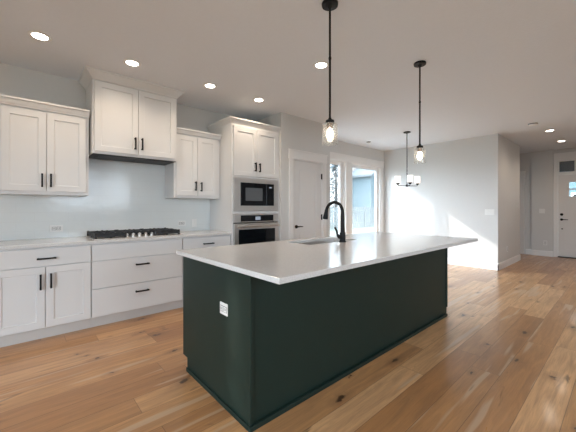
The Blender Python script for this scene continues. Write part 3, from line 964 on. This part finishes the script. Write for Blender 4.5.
# ------------------------------------------------------------------ pendants, chandelier, recessed lights
def pendant(x, y, label):
    r = thing('pendant_light', (x, y, HC), label, 'pendant light', 'pendant lights over the island')
    obj('canopy', MB().lathe([(0.058, HC - 0.0005), (0.060, HC - 0.006), (0.058, HC - 0.022), (0.02, HC - 0.026), (0.012, HC - 0.04)], (x, y, 0), 28), M_BLACK, r, smooth=True)
    obj('rod', MB().tube([(x, y, HC - 0.035), (x, y, 1.90)], 0.0078, 12).tube([(x, y, 2.33), (x, y, 2.345)], 0.0105, 12), M_BLACK, r, smooth=True)
    obj('cap', MB().lathe([(0.010, 1.905), (0.014, 1.892), (0.030, 1.887), (0.033, 1.868), (0.031, 1.864)], (x, y, 0), 24), M_BLACK, r, smooth=True)
    o = obj('socket', MB().lathe([(0.023, 1.866), (0.024, 1.85), (0.021, 1.835), (0.018, 1.826)], (x, y, 0), 20), M_BRONZE, r, smooth=True)
    o['label'] = 'bronze lamp socket'
    o = obj('glass_shade', MB().lathe([(0.030, 1.864), (0.048, 1.862), (0.0545, 1.855), (0.0555, 1.72), (0.0555, 1.710), (0.0525, 1.710), (0.0525, 1.72), (0.0515, 1.853), (0.046, 1.859), (0.030, 1.861)], (x, y, 0), 36, close=False), M_SHADE, r, smooth=True)
    o['label'] = 'clear seeded glass cylinder'
    o = obj('bulb', MB().lathe([(0.012, 1.828), (0.014, 1.818), (0.022, 1.803), (0.0255, 1.786), (0.023, 1.770), (0.014, 1.758), (0.004, 1.754)], (x, y, 0), 20), M_BULB, r, smooth=True)
    o['label'] = 'glowing warm bulb'
    return r
p1 = pendant(1.118, -2.835, 'nearer clear glass pendant, hanging over the left half of the island')
dup(p1, (1.390, -0.015, 0), 'farther clear glass pendant, hanging over the right half of the island')

CHX, CHY = 5.117, -1.383
ch = thing('chandelier', (CHX, CHY, HC), 'small black chandelier with frosted glass shades by dining wall', 'chandelier')
obj('canopy', MB().lathe([(0.066, HC - 0.0005), (0.066, HC - 0.016), (0.02, HC - 0.022), (0.010, HC - 0.035)], (CHX, CHY, 0), 24), M_BLACK, ch, smooth=True)
obj('rod', MB().tube([(CHX, CHY, HC - 0.03), (CHX, CHY, 2.03)], 0.008, 10), M_BLACK, ch, smooth=True)
lk = MB()
for k in range(2):
    cz = 2.005 - k * 0.05
    ring = [(CHX + (0.014 * math.cos(a) if k == 0 else 0), CHY + (0 if k == 0 else 0.014 * math.cos(a)), cz + 0.032 * math.sin(a)) for a in [2 * PI * i / 16 for i in range(17)]]
    lk.tube(ring, 0.0035, 8)
obj('chain', lk, M_BLACK, ch, smooth=True)
obj('stem', MB().tube([(CHX, CHY, 1.93), (CHX, CHY, 1.70)], 0.007, 10).lathe([(0.012, 1.665), (0.026, 1.675), (0.026, 1.70), (0.012, 1.712)], (CHX, CHY, 0), 16), M_BLACK, ch, smooth=True)
cr = Vector((0.7484, -0.6633, 0)); cf = Vector((0.6633, 0.7484, 0))
for ang in (-97, 6, 198):
    a = math.radians(ang)
    dv = cr * math.cos(a) + cf * math.sin(a)
    RR = 0.215
    p = lambda q, z: (CHX + dv.x * q, CHY + dv.y * q, z)
    arm = obj('arm', MB().tube([p(0.012, 1.683), p(RR - 0.02, 1.683), p(RR - 0.004, 1.687), p(RR, 1.70)], 0.007, 10), M_BLACK, ch, smooth=True)
    obj('cup', MB().lathe([(0.010, 1.698), (0.022, 1.708), (0.032, 1.722), (0.034, 1.734)], p(RR, 0), 18), M_BLACK, arm, smooth=True)
    o = obj('glass_shade', MB().lathe([(0.030, 1.734), (0.050, 1.738), (0.054, 1.750), (0.054, 1.868), (0.051, 1.868), (0.051, 1.752), (0.03, 1.742)], p(RR, 0), 28, close=False), M_FROST, arm, smooth=True)
    o['label'] = 'lit frosted glass shade'

def can(x, y, label, group, energy=8):
    r = thing('recessed_light', (x, y, HC), label, 'recessed light', group)
    obj('trim_ring', MB().lathe([(0.056, HC - 0.003), (0.062, HC - 0.0065), (0.082, HC - 0.0055), (0.085, HC - 0.0006), (0.056, HC - 0.0006)], (x, y, 0), 36, close=False), M_PLATE, r, smooth=True)
    o = obj('lens', MB().lathe([(0.0565, HC - 0.0035), (0.0565, HC - 0.0025)], (x, y, 0), 36), M_CAN, r)
    o['label'] = 'glowing round lens'
    d = bpy.data.lights.new('can_lamp', 'SPOT')
    d.energy = energy
    d.color = (1.0, 0.80, 0.60)
    d.spot_size = math.radians(150)
    d.spot_blend = 0.8
    d.shadow_soft_size = 0.05
    l = bpy.data.objects.new('can_lamp', d)
    l.location = (0, 0, -0.02)
    l.parent = r
    COL.objects.link(l)
    return r
G1 = 'recessed lights over the cabinet run'
c1 = can(-0.438, -0.888, 'recessed ceiling light above the left wall cabinet', G1)
dup(c1, (0.735, 0, 0), 'recessed ceiling light in front of the tall hood cabinet', G1)
dup(c1, (1.605, 0, 0), 'recessed ceiling light in front of the cabinet right of the hood', G1)
dup(c1, (2.335, 0, 0), 'recessed ceiling light in front of the oven tower', G1)
dup(c1, (2.222, -1.258, 0), 'recessed ceiling light beside the nearer pendant rod', 'recessed lights over the island')
c2 = can(7.062, -3.26, 'recessed hall ceiling light nearer the smoke alarm', 'recessed lights in the entry hall', 11)
dup(c2, (1.392, -0.014, 0), 'recessed hall ceiling light nearer the front door', 'recessed lights in the entry hall')
sm = thing('smoke_detector', (6.2, -3.15, HC), 'round white smoke alarm on ceiling before the entry hall', 'smoke detector')
obj('housing', MB().lathe([(0.070, HC - 0.0006), (0.070, HC - 0.012), (0.062, HC - 0.032), (0.03, HC - 0.038)], (6.2, -3.15, 0), 28), M_PLATE, sm, smooth=True)
o = obj('vent_ring', MB().lathe([(0.0705, HC - 0.008), (0.0715, HC - 0.013), (0.068, HC - 0.02)], (6.2, -3.15, 0), 28, close=False), M_SLOT, sm); o['label'] = 'dark vent slot'
cv = thing('ceiling_sprinkler', (5.32, -0.375, HC), 'tiny dark ceiling fitting near the patio doors', 'ceiling fitting')
obj('escutcheon', MB().lathe([(0.05, HC - 0.0006), (0.05, HC - 0.006), (0.03, HC - 0.012)], (5.32, -0.375, 0), 20), M_SLOT, cv, smooth=True)
obj('nozzle', MB().lathe([(0.012, HC - 0.012), (0.012, HC - 0.03), (0.022, HC - 0.032)], (5.32, -0.375, 0), 12), M_STEEL, cv, smooth=True)

# ------------------------------------------------------------------ outlets and switches
def plate(name, cx, cy, cz, facing, wd, ht, label, cat, kind='outlet', gangs=1, group=None):
    """facing: '-y' or '-x'"""
    def bx(mb, a0, a1, z0, z1, d0, d1):
        if facing == '-y':
            mb.box(cx + a0, cx + a1, cy - d1, cy - d0, cz + z0, cz + z1)
        else:
            mb.box(cx - d1, cx - d0, cy + a0, cy + a1, cz + z0, cz + z1)
        return mb
    r = thing(name, (cx, cy, cz), label, cat, group)
    obj('plate', bx(MB(), -wd / 2, wd / 2, -ht / 2, ht / 2, 0.0004, 0.006), M_PLATE, r, bevel=0.0015)
    hor = wd > ht and gangs == 1
    for gk in range(gangs):
        off = (gk - (gangs - 1) / 2) * 0.046
        if kind == 'switch':
            obj('rocker', bx(MB(), off - 0.0165, off + 0.0165, -0.033, 0.033, 0.006, 0.010), M_PLATE, r, bevel=0.001)
        else:
            for s in (-1, 1):
                a, z = (s * 0.021, 0) if hor else (off, s * 0.021)
                rc = obj('receptacle', bx(MB(), a - 0.0155, a + 0.0155, z - 0.0155, z + 0.0155, 0.006, 0.0085), M_PLATE, r, bevel=0.001)
                gp = bx(MB(), a - 0.0185, a + 0.0185, z - 0.0185, z + 0.0185, 0.0058, 0.0066)
                go = obj('gap', gp, M_SLOT, rc); go['label'] = 'dark gap round the socket'
                sl = MB()
                bx(sl, a - 0.009, a - 0.005, z - 0.007, z + 0.009, 0.0085, 0.0092)
                bx(sl, a + 0.005, a + 0.009, z - 0.007, z + 0.009, 0.0085, 0.0092)
                o = obj('slots', sl, M_SLOT, rc); o['label'] = 'dark plug slots'
    return r
plate('wall_outlet', -0.262, -0.012, 1.020, '-y', 0.118, 0.072, 'white outlet plate lying sideways on tile left of cooktop', 'outlet')
plate('wall_outlet', 1.17, -0.012, 1.030, '-y', 0.118, 0.072, 'white outlet plate lying sideways on tile right of cooktop', 'outlet')
plate('wall_switch', 1.36, -0.012, 1.030, '-y', 0.072, 0.118, 'white switch plate on tile beside the oven tower', 'switch', 'switch')
plate('island_outlet', IX0, -2.588, 0.616, '-x', 0.092, 0.074, 'white outlet on the green end panel of the island', 'outlet', 'outlet')
plate('wall_switch', XD, -2.385, 1.165, '-x', 0.165, 0.118, 'white switch plate on the sunlit dining wall', 'switch', 'switch', 3)
plate('wall_outlet', 7.29, -2.53, 0.365, '-y', 0.072, 0.118, 'white outlet low on the shaded hall wall', 'outlet')
plate('wall_switch', XE - 0.07, -2.765, 1.17, '-x', 0.118, 0.118, 'white switch plate beside the front door', 'switch', 'switch', 2)
plate('wall_outlet', XE - 0.07, -2.83, 0.345, '-x', 0.072, 0.118, 'white outlet low beside the front door casing', 'outlet')

# ------------------------------------------------------------------ outside
struct('ground', MB().box(-60, 90, 0.16, 90, -0.2, -0.10).box(9.86, 90, -60, 0.16, -0.2, -0.10).box(-60, -3.6, -60, 0.16, -0.2, -0.10).box(-3.6, 9.86, -60, -7.8, -0.2, -0.10), M_LAWN, 'pale lawn outside the patio doors', 'ground')
pt = obj('patio_slab', MB().box(3.8, 9.4, 0.17, 3.0, -0.10, -0.02), M_PATIO)
tag(pt, 'pale concrete patio slab outside the glazed doors', 'patio'); pt['kind'] = 'structure'
fn = thing('garden_fence', (15.5, 8.0, -0.1), 'weathered plank fence beyond the patio', 'fence')
fb = MB()
for k in range(70):
    a = 6.0 + k * 0.22
    fb.box(a, a + 0.15, 8.0, 8.02, -0.1, 1.30)
obj('boards', fb, M_FENCE, fn)
for k in range(9):
    obj('post', MB().box(6.0 + k * 1.9, 6.1 + k * 1.9, 7.9, 8.0, -0.1, 1.42), M_FENCE, fn)
obj('rail', MB().box(6.0, 21.4, 7.96, 8.0, 0.2, 0.29).box(6.0, 21.4, 7.96, 8.0, 1.0, 1.09), M_FENCE, fn)
def house(name, x0, x1, y0, y1, h, peak, wallm, label, wins):
    r = thing(name, ((x0 + x1) / 2, (y0 + y1) / 2, -0.1), label, 'house')
    xm = (x0 + x1) / 2
    sd = MB().prism([(x0, -0.1), (x1, -0.1), (x1, h), (xm, peak), (x0, h)], 'y', y0, y1)
    obj('wall', sd, wallm, r)
    lp = MB()
    z = 0.0
    while z < h:
        lp.prism([(y0, z), (y0 - 0.02, z), (y0, z + 0.19)], 'x', x0, x1)
        z += 0.2
    obj('siding', lp, wallm, r)
    sl = (peak - h) / (xm - x0)
    o_ = 0.35
    rf = MB().prism([(x0 - o_, h - sl * o_ + 0.02), (xm, peak + 0.02), (x1 + o_, h - sl * o_ + 0.02), (x1 + o_, h - sl * o_ + 0.2), (xm, peak + 0.22), (x0 - o_, h - sl * o_ + 0.2)], 'y', y0 - 0.4, y1 + 0.2)
    obj('roof', rf, M_ROOF, r)
    for a, b, c, d in wins:
        wf_ = obj('window', MB().box(a - 0.1, b + 0.1, y0 - 0.06, y0 - 0.021, c - 0.1, d + 0.1), M_VINYL, r)
        obj('pane', MB().box(a, b, y0 - 0.07, y0 - 0.058, c, d), M_DARKGLASS, wf_)
    return r
house('neighbour_house', 20.3, 26.5, 14.0, 22.0, 4.75, 6.2, M_SIDE_A, 'pale gabled house seen through right patio panel', [(24.6, 25.3, 2.9, 4.1), (25.7, 26.2, 0.9, 1.9)])
house('neighbour_house', 22.75, 28.0, 11.0, 13.2, 4.2, 5.6, M_SIDE_B, 'blue-grey house at right edge of the patio view', [(24.5, 25.5, 2.6, 3.8)])
house('neighbour_house', 9.0, 15.0, 22.0, 30.0, 4.0, 6.0, M_SIDE_A, 'pale gabled house seen through the left patio panel', [(12.4, 13.6, 2.6, 3.6)])
sh = thing('street_house', (32.0, -2.0, -0.1), 'blue-grey house across the street behind the front door window', 'house')
obj('wall', MB().box(28.0, 36.0, -9.0, 5.0, -0.1, 5.2), M_SIDE_B, sh)
obj('roof', MB().prism([(27.5, 5.15), (32.0, 7.6), (36.5, 5.15), (36.5, 5.35), (32.0, 7.8), (27.5, 5.35)], 'y', -9.4, 5.4), M_ROOF, sh)
for a in (-7.0, -3.2, 1.5):
    wn_o = obj('window', MB().box(27.93, 27.999, a, a + 1.6, 0.9, 2.3), M_VINYL, sh)
    obj('pane', MB().box(27.92, 27.935, a + 0.1, a + 1.5, 1.0, 2.2), M_BLKGLASS, wn_o)
tr_ = thing('garden_tree', (16.3, 9.6, -0.1), 'loose bluish conifer beyond left patio panel', 'tree')
obj('trunk', MB().tube([(16.3, 9.6, -0.1), (16.32, 9.6, 2.0), (16.3, 9.62, 4.6)], [0.13, 0.09, 0.02], 10), M_BARK, tr_, smooth=True)
lf = MB()
rnd = random.Random(3)
for k in range(420):
    z = rnd.uniform(0.6, 4.6)
    rad = (4.9 - z) * 0.26 * rnd.uniform(0.4, 1.0)
    a = rnd.uniform(0, 2 * PI)
    c = Vector((16.3 + rad * math.cos(a), 9.6 + rad * math.sin(a), z - rad * 0.25))
    dv = Vector((math.cos(a), math.sin(a), -0.25)).normalized()
    sd_ = Vector((-math.sin(a), math.cos(a), 0.1)) * 0.05
    v = [lf.bm.verts.new(q) for q in (c - dv * 0.16, c + sd_, c + dv * 0.20, c - sd_, c + Vector((0, 0, 0.04)))]
    for i in range(4):
        lf.bm.faces.new((v[i], v[(i + 1) % 4], v[4]))
    lf.bm.faces.new((v[3], v[2], v[1], v[0]))
obj('foliage', lf, M_LEAF, tr_)
